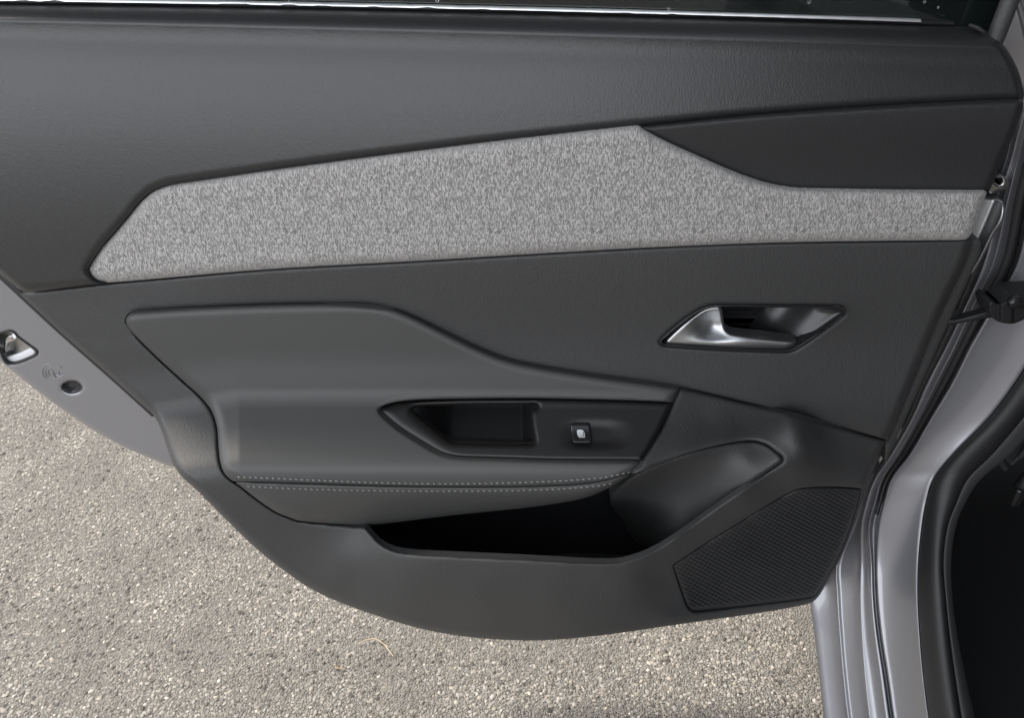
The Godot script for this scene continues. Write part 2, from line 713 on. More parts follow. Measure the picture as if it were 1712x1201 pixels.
var FABRIC := [Vector2(148, 453), Vector2(153, 440), Vector2(173, 411), Vector2(195, 386), Vector2(217, 360), Vector2(235, 338), Vector2(252, 323), Vector2(270, 314), Vector2(292, 308), Vector2(346, 300), Vector2(450, 285), Vector2(600, 265), Vector2(800, 240), Vector2(960, 222), Vector2(1045, 213), Vector3(1068, 211, 1), Vector2(1092, 225), Vector2(1130, 244), Vector2(1180, 267), Vector2(1225, 287), Vector2(1268, 303), Vector2(1305, 312), Vector2(1345, 316), Vector2(1500, 318), Vector3(1651, 319, 1), Vector2(1648, 327), Vector2(1631, 375), Vector2(1622, 394), Vector2(1611, 402), Vector2(1522, 403), Vector2(1312, 406), Vector2(1100, 414), Vector2(900, 425), Vector2(700, 437), Vector2(450, 451), Vector2(260, 467), Vector2(184, 473), Vector2(160, 469)]
var TRIM_PTS := [Vector3(-140, 340, 1), Vector2(0, 461), Vector2(42, 500), Vector2(100, 554), Vector2(180, 625), Vector2(232, 672), Vector2(257, 695), Vector2(269, 717), Vector2(279, 746), Vector2(289, 775), Vector2(304, 797), Vector2(327, 818), Vector2(384, 875), Vector2(429, 918), Vector2(473, 953), Vector2(518, 984), Vector2(571, 1009), Vector2(651, 1037), Vector2(717, 1055), Vector2(784, 1066), Vector2(850, 1071), Vector2(917, 1071), Vector2(1006, 1063), Vector2(1133, 1045), Vector2(1286, 1023), Vector2(1352, 1010), Vector2(1368, 998), Vector2(1387, 966), Vector2(1408, 928), Vector2(1430, 870), Vector2(1446, 820), Vector2(1480, 741), Vector2(1493, 713), Vector2(1525, 636), Vector2(1561, 546), Vector2(1582, 500), Vector2(1612, 438), Vector2(1630, 382), Vector2(1654, 321), Vector2(1672, 278), Vector2(1695, 224), Vector2(1709, 186), Vector2(1713, 165), Vector2(1710, 145), Vector2(1702, 117), Vector2(1690, 93), Vector2(1672, 68), Vector3(1640, 44, 1), Vector2(1300, 32.6), Vector2(1000, 24), Vector2(600, 14.6), Vector2(300, 9.1), Vector2(0, 5), Vector3(-140, 3.5, 1)]
var PAD := [Vector2(211, 538), Vector2(216, 526), Vector2(232, 520), Vector2(327, 514), Vector2(453, 509), Vector2(580, 507), Vector2(615, 508), Vector2(645, 513), Vector2(675, 523), Vector2(702, 535), Vector2(750, 559), Vector2(800, 583), Vector2(850, 602), Vector2(900, 613), Vector2(960, 623), Vector2(1020, 632), Vector2(1080, 640), Vector3(1136, 649, 1), Vector3(1126, 672, 1), Vector2(1103, 722), Vector3(1070, 779, 1), Vector2(1056, 792), Vector2(1026, 812), Vector2(984, 831), Vector2(939, 841), Vector2(873, 850), Vector2(739, 864), Vector3(609, 881, 1), Vector2(550, 876), Vector2(500, 871), Vector2(480, 864), Vector2(463, 857), Vector2(434, 838), Vector2(402, 813), Vector2(387, 803), Vector2(376, 792), Vector2(369, 774), Vector2(366, 749), Vector2(363, 714), Vector2(355, 689), Vector2(339, 667), Vector2(311, 641), Vector2(263, 597), Vector2(222, 556)]
var SWITCHBOARD := [Vector2(633, 686), Vector2(640, 679), Vector2(665, 672), Vector2(714, 668), Vector2(862, 666), Vector2(993, 668), Vector2(1090, 671), Vector3(1126, 673, 1), Vector2(1103, 722), Vector3(1073, 773, 1), Vector2(927, 772), Vector2(862, 770), Vector2(770, 767), Vector2(741, 762), Vector2(714, 749), Vector2(665, 718), Vector2(640, 697)]
var CUP := [Vector2(692, 687), Vector2(700, 681), Vector2(780, 678), Vector2(880, 678), Vector2(898, 679), Vector2(888, 688), Vector2(889, 712), Vector2(893, 738), Vector2(886, 742), Vector2(830, 742), Vector2(762, 740), Vector2(748, 734), Vector2(722, 712)]
var POCKET := [Vector3(611, 881, 1), Vector2(739, 863), Vector2(873, 849), Vector2(939, 840), Vector2(984, 830), Vector2(1026, 811), Vector2(1046, 797), Vector2(1076, 788), Vector2(1100, 777), Vector2(1152, 758), Vector2(1210, 743), Vector2(1255, 737), Vector2(1280, 743), Vector2(1296, 755), Vector2(1308, 768), Vector2(1296, 781), Vector2(1210, 841), Vector2(1122, 904), Vector2(1085, 925), Vector2(1058, 935), Vector2(1030, 941), Vector2(984, 941), Vector2(873, 935), Vector2(784, 931), Vector2(700, 927), Vector2(668, 923), Vector2(648, 916), Vector2(633, 906)]
var SCOOP := [Vector2(1020, 836), Vector2(1046, 806), Vector2(1060, 797), Vector2(1095, 779), Vector2(1152, 758), Vector2(1210, 743), Vector2(1255, 737), Vector2(1280, 743), Vector2(1296, 755), Vector2(1307, 768), Vector2(1296, 779), Vector2(1210, 839), Vector2(1122, 901), Vector2(1090, 915), Vector2(1060, 905), Vector2(1040, 870)]
var GRILLE := [Vector3(1124, 946, 1), Vector2(1171, 914), Vector2(1240, 871), Vector2(1290, 840), Vector2(1315, 826), Vector2(1338, 817), Vector2(1386, 814), Vector3(1440, 817, 1), Vector2(1428, 862), Vector2(1406, 922), Vector2(1386, 960), Vector2(1369, 988), Vector2(1358, 999), Vector2(1325, 1005), Vector2(1250, 1014), Vector2(1162, 1023), Vector2(1149, 1015), Vector2(1138, 988)]
var BEZEL := [Vector2(1102, 573), Vector2(1110, 561), Vector2(1142, 534), Vector2(1175, 514), Vector2(1200, 509), Vector2(1300, 510), Vector2(1396, 511), Vector2(1411, 517), Vector2(1412, 528), Vector2(1375, 556), Vector2(1331, 585), Vector2(1312, 590), Vector2(1200, 586), Vector2(1113, 580)]

func mid_outline() -> Array:
	# between the seam under the fabric and the line that runs above armrest and pocket
	return [Vector3(31, 489.5, 1), Vector2(44, 490), Vector2(70, 488), Vector2(130, 481), Vector2(184, 475), Vector2(260, 468.5), Vector2(450, 452.5), Vector2(700, 438.5), Vector2(900, 426.5), Vector2(1100, 415.5), Vector2(1312, 407.5), Vector2(1522, 404.5), Vector2(1611, 403), Vector3(1640, 400, 1), Vector3(1640, 420, 1), Vector3(1478, 780, 1), Vector3(1480, 735, 1), Vector2(1309, 688), Vector2(1200, 661), Vector3(1137, 647, 1), Vector3(1136, 649, 1), Vector2(1080, 639), Vector2(1020, 631), Vector2(960, 622), Vector2(900, 612), Vector2(850, 601), Vector2(800, 582), Vector2(750, 558), Vector2(702, 534), Vector2(675, 522), Vector2(645, 512), Vector2(615, 507), Vector2(580, 506), Vector2(453, 508), Vector2(327, 513), Vector2(232, 519), Vector2(215, 525), Vector2(209, 538), Vector2(214, 546), Vector3(225, 562, 1), Vector3(108.5, 562, 1), Vector2(100, 554), Vector2(60, 517)]

func door_panels() -> void:
	TRIM = field(curve(TRIM_PTS))
	var fabric := field(curve(FABRIC))
	var pad := field(curve(PAD))
	var board := field(curve(SWITCHBOARD))
	var pocket := field(curve(POCKET))
	var grille := field(curve(GRILLE))
	var bezel := field(curve(BEZEL))
	var cup := field(curve(CUP))
	tps_lower = plate([
		Vector3(480, 890, .082), Vector3(560, 900, .087), Vector3(560, 960, .098), Vector3(600, 888, .086), Vector3(470, 940, .080), Vector3(580, 1000, .092),
		Vector3(651, 925, .112), Vector3(720, 932, .124), Vector3(800, 940, .128), Vector3(900, 945, .130), Vector3(980, 950, .128), Vector3(1030, 948, .125), Vector3(1080, 930, .118), Vector3(1130, 902, .107), Vector3(1200, 852, .093), Vector3(1260, 810, .082), Vector3(1310, 776, .075),
		Vector3(680, 985, .118), Vector3(800, 995, .127), Vector3(920, 1000, .127), Vector3(1030, 990, .119),
		Vector3(620, 1020, .098), Vector3(750, 1050, .106), Vector3(900, 1062, .107), Vector3(1060, 1048, .096), Vector3(1130, 1038, .084),
		Vector3(1065, 975, .114), Vector3(1090, 1000, .094), Vector3(1105, 965, .090), Vector3(1120, 1010, .079), Vector3(1115, 950, .091),
		Vector3(1060, 957, .118), Vector3(1122, 919, .103), Vector3(1171, 888, .087), Vector3(1248, 846, .077), Vector3(1325, 793, .068), Vector3(1348, 772, .066),
		Vector3(1180, 912, .070), Vector3(1250, 866, .058), Vector3(1310, 830, .046), Vector3(1380, 810, .032), Vector3(1440, 808, .020), Vector3(1455, 775, .012),
		Vector3(1350, 748, .064), Vector3(1338, 720, .056), Vector3(1315, 703, .046), Vector3(1320, 750, .068), Vector3(1382, 752, .036), Vector3(1368, 718, .032), Vector3(1410, 760, .024), Vector3(1420, 730, .018), Vector3(1480, 742, .008),
		Vector3(1137, 655, .022), Vector3(1200, 670, .020), Vector3(1260, 686, .022), Vector3(1300, 696, .030),
		Vector3(1115, 705, .046), Vector3(1095, 740, .070), Vector3(1078, 775, .092), Vector3(1180, 706, .040), Vector3(1240, 712, .040), Vector3(1145, 735, .064),
		Vector3(1095, 777, .092), Vector3(1152, 757, .080), Vector3(1210, 741, .066), Vector3(1258, 734, .057), Vector3(1283, 741, .062), Vector3(1302, 756, .070),
		Vector3(1200, 1020, .050), Vector3(1300, 1012, .034), Vector3(1365, 1000, .020), Vector3(1250, 940, .048), Vector3(1350, 900, .026), Vector3(1420, 860, .014)])
	tps_scoop = plate([Vector3(1020, 836, .02), Vector3(1045, 850, .000), Vector3(1068, 885, -.004), Vector3(1085, 912, .0), Vector3(1046, 806, .086), Vector3(1062, 800, .088), Vector3(1095, 781, .089), Vector3(1152, 761, .077), Vector3(1210, 745, .063), Vector3(1256, 739, .054), Vector3(1282, 746, .058),
		Vector3(1300, 768, .074), Vector3(1210, 834, .074), Vector3(1165, 864, .067), Vector3(1122, 895, .056), Vector3(1120, 800, .064), Vector3(1112, 845, .050), Vector3(1150, 820, .061), Vector3(1200, 790, .067), Vector3(1250, 770, .069), Vector3(1088, 850, .030), Vector3(1078, 822, .048), Vector3(1108, 885, .044), Vector3(1092, 880, .020)])

	var fabric_wide := field(curve(FABRIC))
	# the soft upper part, from the window down to the fabric, with its seam on the right and on the left
	var up := [Vector3(-140, 3.5, 1), Vector2(0, 5), Vector2(300, 9.1), Vector2(600, 14.6), Vector2(1000, 24), Vector2(1300, 32.6), Vector3(1640, 44, 1), Vector2(1672, 68), Vector2(1690, 93), Vector2(1702, 117), Vector2(1710, 145), Vector3(1711, 167, 1), Vector2(1600, 171.5), Vector2(1450, 179.5), Vector2(1250, 193.5), Vector3(1069, 211.5, 1), Vector3(1069, 330, 1), Vector3(900, 425.7, 1), Vector2(700, 437.7), Vector2(450, 451.7), Vector2(260, 467.7), Vector2(184, 474.2), Vector2(130, 480), Vector2(70, 487), Vector2(44, 489), Vector3(30, 483, 1), Vector3(-140, 340, 1)]
	obj("upper_trim", panel(field(curve(up)), [fabric_wide], func(x, y, d): return upper_h(x, y) + edge_roll(x, y) + roll(d, 14.0, 0.006), 3.0, 0.025, 0.6), M.upper, door)
	var accent := [Vector3(1069, 213, 1), Vector2(1250, 195.5), Vector2(1450, 181.5), Vector2(1600, 173.5), Vector3(1711, 169, 1), Vector2(1709, 186), Vector2(1695, 224), Vector2(1672, 278), Vector3(1654, 321, 1), Vector3(1645, 340, 1), Vector3(1300, 340, 1)]
	obj("accent_panel", panel(field(curve(accent)), [fabric_wide], func(x, y, d): return 0.013 - 0.008 * sm(180, 320, y) + edge_roll(x, y) + roll(d, 6.0, 0.003), 3.0, 0.02, 0.6), M.accent, door)
	obj("fabric_insert", panel(fabric, [], func(x, y, d): return 0.013 - 0.004 * sm(1000, 1650, x) + 0.006 + roll(d, 18.0, 0.009), 3.0, 0.015, 0.8), M.fabric, door)
	# middle panel with the opening for the handle
	obj("middle_panel", panel(field(curve(mid_outline())), [bezel, pad], func(x, y, d): return mid_h(x, y) + roll(d, 3.5, 0.0014) * maxf(sm(212, 240, x), 1.0 - sm(496, 512, y)) + edge_roll(x, y), 3.0, 0.02, 0.4), M.card, door)
	# lower trim: the moulding that carries the armrest and forms the pocket
	var low := [Vector3(105, 558.5, 1)]
	for p in TRIM_PTS.slice(4, 31): low.append(p)
	low.append_array([Vector3(1480, 741, 1), Vector3(1479, 737, 1), Vector2(1309, 690), Vector2(1200, 663), Vector3(1138, 649, 1), Vector3(1100, 660, 1), Vector3(500, 700, 1), Vector3(280, 600, 1), Vector3(225, 558.5, 1)])
	obj("lower_trim", panel(field(curve(low)), [pad, pocket, grille], func(x, y, d): return lower_h(x, y) + edge_roll(x, y) + roll(d, 7.0, 0.004) * maxf(sm(212, 240, x), sm(570, 590, y)) - 0.0003 * (1.0 - sm(560, 585, y)) * (1.0 - sm(225, 260, x)), 3.0, 0.12, 0.2, 0.006), M.trim, door)
	obj("pocket_liner", panel(field(curve([Vector2(590, 870), Vector2(739, 845), Vector2(984, 810), Vector2(1060, 790), Vector2(1130, 830), Vector2(1130, 920), Vector2(1060, 950), Vector2(984, 955), Vector2(784, 945), Vector2(640, 930)])), [], func(x, y, d): return -0.024 - 0.006 * sm(0, 22, d), 4.0, 0.0), M.felt, door)
	obj("bottle_scoop", panel(field(curve(SCOOP)), [], func(x, y, d): return on_plate(tps_scoop, x, y) + roll(d, 5.0, 0.004), 3.0, 0.06, 0.2), M.trim, door)
	# armrest: upper cushion down to the seam, stitched front below it
	var seam := [Vector2(395, 806), Vector2(450, 807), Vector2(518, 809), Vector2(651, 813), Vector2(784, 814.5), Vector2(917, 812.5), Vector2(1006, 805), Vector2(1064, 788)]
	var line := curve(seam, false)
	var top_poly := PackedVector2Array([Vector2(190, 480), Vector2(1200, 560), Vector2(1200, 720)])
	var front_poly := PackedVector2Array()
	var rev := line.duplicate()
	rev.reverse()
	top_poly.append(Vector2(1150, 770))
	for p in rev: top_poly.append(p + Vector2(0, -0.8))
	top_poly.append_array(PackedVector2Array([Vector2(340, 800), Vector2(190, 700)]))
	for p in line: front_poly.append(p + Vector2(0, 0.8))
	front_poly.append_array(PackedVector2Array([Vector2(1140, 780), Vector2(1140, 920), Vector2(340, 920), Vector2(340, 804)]))
	var pad_h := func(x, y): return arm_h(x, y) - 0.02 * sm(815, 885, y) * sm(450, 660, x) + 0.007 + roll(dist(pad, Vector2(x, y)), 17.0, 0.0085)
	var cushion := field(cross(PackedVector2Array(pad.poly), top_poly))
	var front := field(cross(PackedVector2Array(pad.poly), front_poly))
	var pad_top := obj("armrest_cushion", panel(cushion, [board], func(x, y, d): return pad_h.call(x, y) + roll(d, 5.0, 0.002), 2.5, 0.02, 0.0), M.pad, door)
	var pad_front := obj("armrest_front", panel(front, [], func(x, y, d): return pad_h.call(x, y) + roll(d, 5.0, 0.002), 2.5, 0.06, 0.0), M.pad, door)
	var row_a := curve([Vector2(396, 798), Vector2(450, 800), Vector2(518, 803), Vector2(651, 808), Vector2(784, 809), Vector2(917, 805.5), Vector2(1006, 799), Vector2(1052, 790)], false, 30)
	var row_b := curve([Vector2(412, 813.5), Vector2(450, 815.5), Vector2(518, 818.5), Vector2(651, 821), Vector2(784, 821.5), Vector2(917, 819), Vector2(1000, 813), Vector2(1022, 809)], false, 30)
	for k in [[row_a, pad_top], [row_b, pad_front]]:
		var o := obj("stitching", stitches(k[0], pad_h), M.thread, k[1])
		o.set_meta("kind", "stuff")
	# switch panel, set in the armrest top, with its pull cup
	var board_h := func(x, y): return arm_h(x, y) + 0.007
	obj("switch_panel", panel(board, [cup], func(x, y, d):
		var z: float = board_h.call(x, y) + roll(d, 9.0 + 9.0 * sm(780, 700, x), 0.006 + 0.003 * sm(780, 700, x))
		# shallow dish round the switch
		var q: float = pow(pow(absf(x - 990) / 72.0, 3.0) + pow(absf(y - 727) / 29.0, 3.0), 0.333)
		z -= 0.0035 * (1.0 - sm(0.35, 1.0, q)) * (0.4 + 0.6 * sm(930, 970, x))
		return z, 2.0, 0.03, 0.8, 0.003), M.switchboard, door)
	var deep := []
	for p in CUP: deep.append(Vector2(p.x, p.y) + (Vector2(p.x, p.y) - Vector2(815, 711)).normalized() * 8.0)
	obj("pull_cup", panel(field(curve(deep)), [], func(x, y, d): return board_h.call(x, y) - 0.009 - 0.034 * sm(690, 760, x) * sm(908, 870, x), 2.0, 0.0), M.black, door)
	# speaker grille: fine slanting ribs, crossed by dimples towards its upper left
	var g := obj("speaker_grille", panel(grille, [], func(x, y, d):
		var z: float = on_plate(tps_lower, x, y) - 0.002 + roll(d, 7.0, 0.004)
		var a: float = (y - 0.52 * x) / 1.127
		var b: float = (x + 0.75 * y) / 1.25
		var cross_: float = 1.0 - sm(0.0, 80.0, absf((x - 1215) * 0.8 + (y - 900) * 0.6) - 30.0)
		z += sm(2.0, 7.0, d) * (0.0012 * cos(TAU * a / 6.2) + (0.0009 + 0.0009 * cross_) * cos(TAU * b / 6.6) * (0.5 + 0.5 * cos(TAU * a / 6.2)))
		return z, 1.5, 0.02, 1.0), M.grille, door)
	g.set_meta("label", "finely ribbed dark speaker grille")

func cross(a: PackedVector2Array, b: PackedVector2Array) -> PackedVector2Array:
	var best := PackedVector2Array()
	for p in Geometry2D.intersect_polygons(a, b):
		if p.size() > best.size(): best = p
	return best

func stitches(row: PackedVector2Array, h: Callable) -> ArrayMesh:
	var st := SurfaceTool.new()
	st.begin(Mesh.PRIMITIVE_TRIANGLES)
	var run := 0.0
	var next := 4.0
	for i in row.size() - 1:
		var l := row[i].distance_to(row[i + 1])
		while next < run + l:
			var p := row[i].lerp(row[i + 1], (next - run) / l)
			var dir := (row[i + 1] - row[i]).normalized()
			var pts := []
			for k in [-2.4, -1.2, 0.0, 1.2, 2.4]:
				var q: Vector2 = p + dir * k + Vector2(0, k * 0.12)
				pts.append(at(q.x, q.y, h.call(q.x, q.y) + 0.0006 * (1.0 - pow(k / 2.4, 2.0)) - 0.0002))
			st.append_from(tube(pts, [0.0002, 0.00052, 0.0006, 0.00052, 0.0002], 6), 0, Transform3D.IDENTITY)
			next += 9.6
		run += l
	return st.commit()

func door_controls() -> void:
	# window switch: a rocker in the dish, its printed window symbol
	var sw_h := func(x, y): return arm_h(x, y) + 0.007
	var rock := obj("window_switch", panel(field(curve([Vector2(953, 712), Vector2(957, 709), Vector2(982, 709), Vector2(987, 712), Vector2(990, 737), Vector2(987, 741), Vector2(962, 741.5), Vector2(957, 738)])), [], func(x, y, d): return sw_h.call(x, y) + 0.0015 + 0.003 * sm(722, 742, y) - 0.002 * sm(706, 722, y) + roll(d, 4.0, 0.002), 1.5, 0.008), M.gloss_black, door)
	var hole := field(curve([Vector3(970.5, 723, 1), Vector3(974, 723, 1), Vector3(976, 728, 1), Vector3(975.5, 730.5, 1), Vector3(971.5, 730.5, 1)]))
	var mark := field(curve([Vector3(964.5, 719.5, 1), Vector2(971, 719), Vector2(975, 720.5), Vector2(977.5, 726), Vector3(978, 732, 1), Vector3(968, 732, 1), Vector2(965, 727)]))
	obj("window_symbol", panel(mark, [field(curve([Vector3(974, 721.5, 1), Vector3(975.2, 722, 1), Vector3(977, 730, 1), Vector3(970, 730.5, 1), Vector3(969.6, 729.4, 1), Vector3(975.6, 729.2, 1)]))], func(x, y, d): return sw_h.call(x, y) + 0.0019 + 0.003 * sm(722, 742, y) - 0.002 * sm(706, 722, y), 0.8, 0.0002), M.print, rock)
	# inner handle: recessed cup, thin surround, satin lever
	var bez := field(curve(BEZEL))
	var cup := obj("handle_cup", panel(bez, [], func(x, y, d):
		var t: float = x + (y - 545.0) * 0.75
		var z := -0.034 + 0.042 * pow(sm(1255, 1400, t), 0.9)
		z += 0.02 * sm(565, 590, y) * sm(1290, 1200, x)
		return minf(z, 0.008) + roll(d - 2.0, 12.0, -0.010) * sm(1330, 1395, t), 2.0, 0.0), M.gloss_black, door)
	obj("handle_surround", panel(bez, [field(shrink(bez.poly, 5.0))], func(x, y, d): return card_h(x, y) + 0.0035 + roll(d, 3.0, 0.0025), 1.2, 0.012, 0.4), M.gloss_black, door)
	var lever := [Vector2(1111, 572), Vector2(1117, 563), Vector2(1142, 540), Vector2(1170, 520), Vector2(1184, 514), Vector2(1199, 512), Vector2(1206, 515), Vector2(1209, 530), Vector2(1212, 546), Vector2(1220, 555), Vector2(1240, 559), Vector2(1285, 564), Vector3(1333, 570, 1), Vector2(1326, 578), Vector2(1308, 586), Vector2(1200, 583), Vector2(1116, 578)]
	obj("handle_lever", panel(field(curve(lever)), [], func(x, y, d):
		# a flat nose on the left, hollowed towards the grip, then a rounded bar along the bottom
		var hollow := exp(-(pow((x - 1192.0) / 30.0, 2.0) + pow((y - 540.0) / 26.0, 2.0)))
		var bar := exp(-pow((y - 572.0 - (x - 1200) * 0.03) / 9.0, 2.0)) * sm(1130, 1190, x)
		return 0.0125 - 0.012 * hollow + 0.003 * bar - 0.004 * sm(1220, 1330, x) + roll(d, 7.0, 0.006), 1.5, 0.012, 0.3), M.satin, door)
	# little lug at the front corner of the window sill
	obj("corner_clip", panel(field(curve([Vector2(1629, 46), Vector2(1634, 43), Vector2(1642, 48), Vector2(1647, 54), Vector2(1644, 56), Vector2(1636, 52)])), [], func(x, y, d): return -0.012 + roll(d, 3.0, 0.002), 1.5, 0.01), M.trim, door)

func shrink(poly: PackedVector2Array, by: float) -> PackedVector2Array:
	var r := Geometry2D.offset_polygon(poly, -by)
	return r[0]

func ribbon(x0: float, x1: float, lo: Callable, hi: Callable, step := 8.0) -> PackedVector2Array:
	var out := PackedVector2Array()
	var x := x0
	while x <= x1:
		out.append(Vector2(x, lo.call(x)))
		x += step
	x -= step
	while x >= x0:
		out.append(Vector2(x, hi.call(x)))
		x -= step
	return out

func skin_z(x: float, y: float) -> float:
	# the painted edge falls away towards the outside of the door
	return -0.018 - 0.00025 * (-0.666 * (x - 100.0) + 0.745 * (y - 554.0))

func door_shell() -> void:
	# painted inner skin: hidden behind the trim, in sight along its left edge
	obj("inner_skin", panel(field(shrink(TRIM.poly, 26.0)), [], func(x, y, d): return -0.034, 10.0, 0.085), M.rubber, door)
	var slot := field(curve([Vector2(-16, 566), Vector2(2, 559), Vector2(16, 555), Vector2(23, 557), Vector2(30, 565), Vector2(60, 587), Vector2(61, 591), Vector2(55, 596), Vector2(28, 607), Vector2(14, 608), Vector2(8, 602), Vector2(0, 585)]))
	var hole := field(curve([Vector2(104, 647), Vector2(109, 640), Vector2(120, 636.5), Vector2(131, 639), Vector2(137.5, 647), Vector2(134, 654), Vector2(122, 657.5), Vector2(110, 655)]))
	var skin := [Vector3(-150, 310, 1), Vector3(60, 470, 1), Vector3(320, 700, 1), Vector3(330, 790, 1), Vector3(278, 778, 1), Vector2(192, 740), Vector2(100, 682), Vector2(14, 615), Vector2(0, 604), Vector3(-150, 490, 1)]
	var shell := obj("painted_edge", panel(field(curve(skin)), [slot, hole], func(x, y, d): return skin_z(x, y) + roll(d, 9.0, 0.004), 1.7, 0.035), M.paint, door)
	shell.set_meta("label", "painted lilac grey door edge beyond the trim")
	obj("hole_plug", panel(field(shrink(hole.poly, -4.0)), [], func(x, y, d): return skin_z(x, y) - 0.006 - 0.002 * sm(4, 9, d) + 0.0015 * sm(12, 15, d), 1.5, 0.0), M.gloss_black, shell)
	# door lock seen in its slot
	obj("lock_plate", panel(field(shrink(slot.poly, -5.0)), [], func(x, y, d): return skin_z(x, y) - 0.014 + 0.004 * sm(575, 600, y + (x - 30) * 0.35), 1.5, 0.0), M.steel, shell)
	obj("lock_ramp", panel(field(curve([Vector3(9, 598, 1), Vector2(30, 592), Vector2(52, 583), Vector2(60, 589), Vector2(55, 595), Vector2(28, 606), Vector2(14, 607)])), [], func(x, y, d): return skin_z(x, y) - 0.007 + roll(d, 3.0, 0.002), 1.5, 0.008), M.white, shell)
	obj("lock_claw", panel(field(curve([Vector2(6, 578), Vector2(9, 566), Vector2(17, 560), Vector2(24, 566), Vector2(25, 571), Vector2(14, 577), Vector2(12, 590), Vector2(7, 592)])), [], func(x, y, d): return skin_z(x, y) - 0.006 + roll(d, 3.0, 0.003), 1.5, 0.012), M.chrome, shell)
	obj("slot_rim", panel(field(shrink(slot.poly, -2.5)), [slot], func(x, y, d): return skin_z(x, y) + 0.0008 + roll(d, 2.0, 0.0008), 1.2, 0.004), M.black, shell)
	# pressed safety mark: three arcs, a small figure and a bar
	var st := SurfaceTool.new()
	st.begin(Mesh.PRIMITIVE_TRIANGLES)
	for k in 3:
		var pts := []
		for a in 9:
			var th := lerpf(0.62, 1.32, a / 8.0) * PI
			var r := 12.0 + 5.0 * k
			var ax := 92 + r * cos(th) * 0.95
			var ay := 622 - r * sin(th) * 0.7
			pts.append(at(ax, ay, skin_z(ax, ay) + 0.0004))
		st.append_from(tube(pts, [0.0003, 0.0006, 0.0007, 0.0007, 0.0007, 0.0007, 0.0007, 0.0006, 0.0003], 6, 0.6), 0, Transform3D.IDENTITY)
	for s in [[92, 635, 109, 627], [84, 618, 93, 626], [93, 626, 104, 629], [88, 624, 94, 632], [101, 613, 103, 616], [96, 621, 101, 626]]:
		st.append_from(tube([at(s[0], s[1], skin_z(s[0], s[1]) + 0.0004), at((s[0] + s[2]) / 2.0, (s[1] + s[3]) / 2.0, skin_z((s[0] + s[2]) / 2.0, (s[1] + s[3]) / 2.0) + 0.0006), at(s[2], s[3], skin_z(s[2], s[3]) + 0.0004)], [0.0004, 0.0008, 0.0004], 6, 0.6), 0, Transform3D.IDENTITY)
	obj("pressed_mark", st.commit(), M.paint, shell)
	# rubber strip between trim and painted skin
	var run := []
	var rr := []
	for p in curve(TRIM_PTS.slice(0, 7), false, 4):
		run.append(at(p.x + 3, p.y - 3, -0.014))
		rr.append(0.0045)
	obj("edge_seal", tube(run, rr, 8), M.rubber, door)
	# hinge side: strips of painted skin seen past the trim
	var strip := [Vector3(1640, 325, 1), Vector2(1652, 330), Vector2(1668, 331), Vector2(1676, 336), Vector2(1680, 352), Vector2(1676, 372), Vector2(1662, 392), Vector2(1648, 420), Vector2(1634, 446), Vector2(1622, 460), Vector3(1610, 448, 1), Vector3(1600, 450, 1)]
	obj("hinge_edge", panel(field(curve(strip)), [], func(x, y, d): return -0.028 + 0.016 * sm(1655, 1690, x + (y - 340) * 0.42) + roll(d, 6.0, 0.006), 2.0, 0.03), M.satin, door)
	var pale := [Vector3(1545, 544, 1), Vector3(1580, 544, 1), Vector2(1563, 582), Vector2(1550, 616), Vector3(1532, 650, 1), Vector3(1512, 650, 1)]
	var pe := obj("hinge_edge_lower", panel(field(curve(pale)), [], func(x, y, d): return -0.02 + roll(d, 4.0, 0.003), 2.0, 0.03), M.cream, door)
	pe.set_meta("label", "pale strip of the door edge under the check arm")
	obj("hinge_edge_foot", panel(field(curve([Vector3(1478, 742, 1), Vector2(1492, 716), Vector2(1504, 712), Vector2(1507, 716), Vector2(1500, 732), Vector2(1484, 752), Vector3(1468, 778, 1)])), [], func(x, y, d): return -0.02 + roll(d, 4.0, 0.003), 2.0, 0.03), M.cream, door)
	obj("hinge_bracket", panel(field(curve([Vector2(1655, 300), Vector2(1662, 292), Vector2(1680, 296), Vector2(1686, 306), Vector2(1680, 316), Vector2(1668, 321), Vector2(1652, 324)])), [field(curve([Vector2(1664, 298), Vector2(1672, 297), Vector2(1675, 303), Vector2(1670, 308), Vector2(1664, 305)]))], func(x, y, d): return -0.03 + roll(d, 4.0, 0.003), 1.5, 0.02), M.chrome, door)
	# window: glass, bright strip and rubber wiper along the sill, frame post at the front
	var gz := -0.046
	var pane := BoxMesh.new()
	var gl := at(-260, belt(-260) + 14, gz)
	var gr := at(1655, belt(1655) + 14, gz)
	pane.size = Vector3(gr.x - gl.x, 0.46, 0.004)
	var glass := obj("window_glass", pane, M.glass, door, Vector3((gl.x + gr.x) / 2, gr.y + 0.23 - 0.01, gz))
	glass.set_meta("label", "dark tinted window glass")
	var wob := FastNoiseLite.new()
	wob.seed = 4
	wob.frequency = 0.012
	var dip := func(x: float) -> float: return 2.4 * maxf(0.0, wob.get_noise_1d(x) * 2.2 - 0.35)
	obj("sill_wiper", panel(field(ribbon(-140, 1600, func(x): return belt(x) - 7.0, func(x): return belt(x) + 1.5)), [], func(x, y, d): return -0.038 + roll(d, 3.0, 0.002), 2.0, 0.006), M.gloss_black, door)
	obj("bright_strip", panel(field(ribbon(-140, 1545, func(x): return belt(x) - 8.5 + dip.call(x) * 0.3, func(x): return belt(x) - 3.4 - dip.call(x + 60.0))), [], func(x, y, d): return -0.036 + 0.0003 * (y - belt(x) + 8.0) + roll(d, 1.2, 0.0005), 1.5, 0.004), M.bright, door)
	var p0 := at(1661, 70, -0.022)
	var p1 := at(1692, -10, -0.022)
	var pd := (p1 - p0)
	obj("frame_post", tube([p0 - pd * 0.06, p0, p1, p1 + pd * 6.0], [0.0062, 0.0068, 0.0068, 0.0068], 16), M.trim, door)
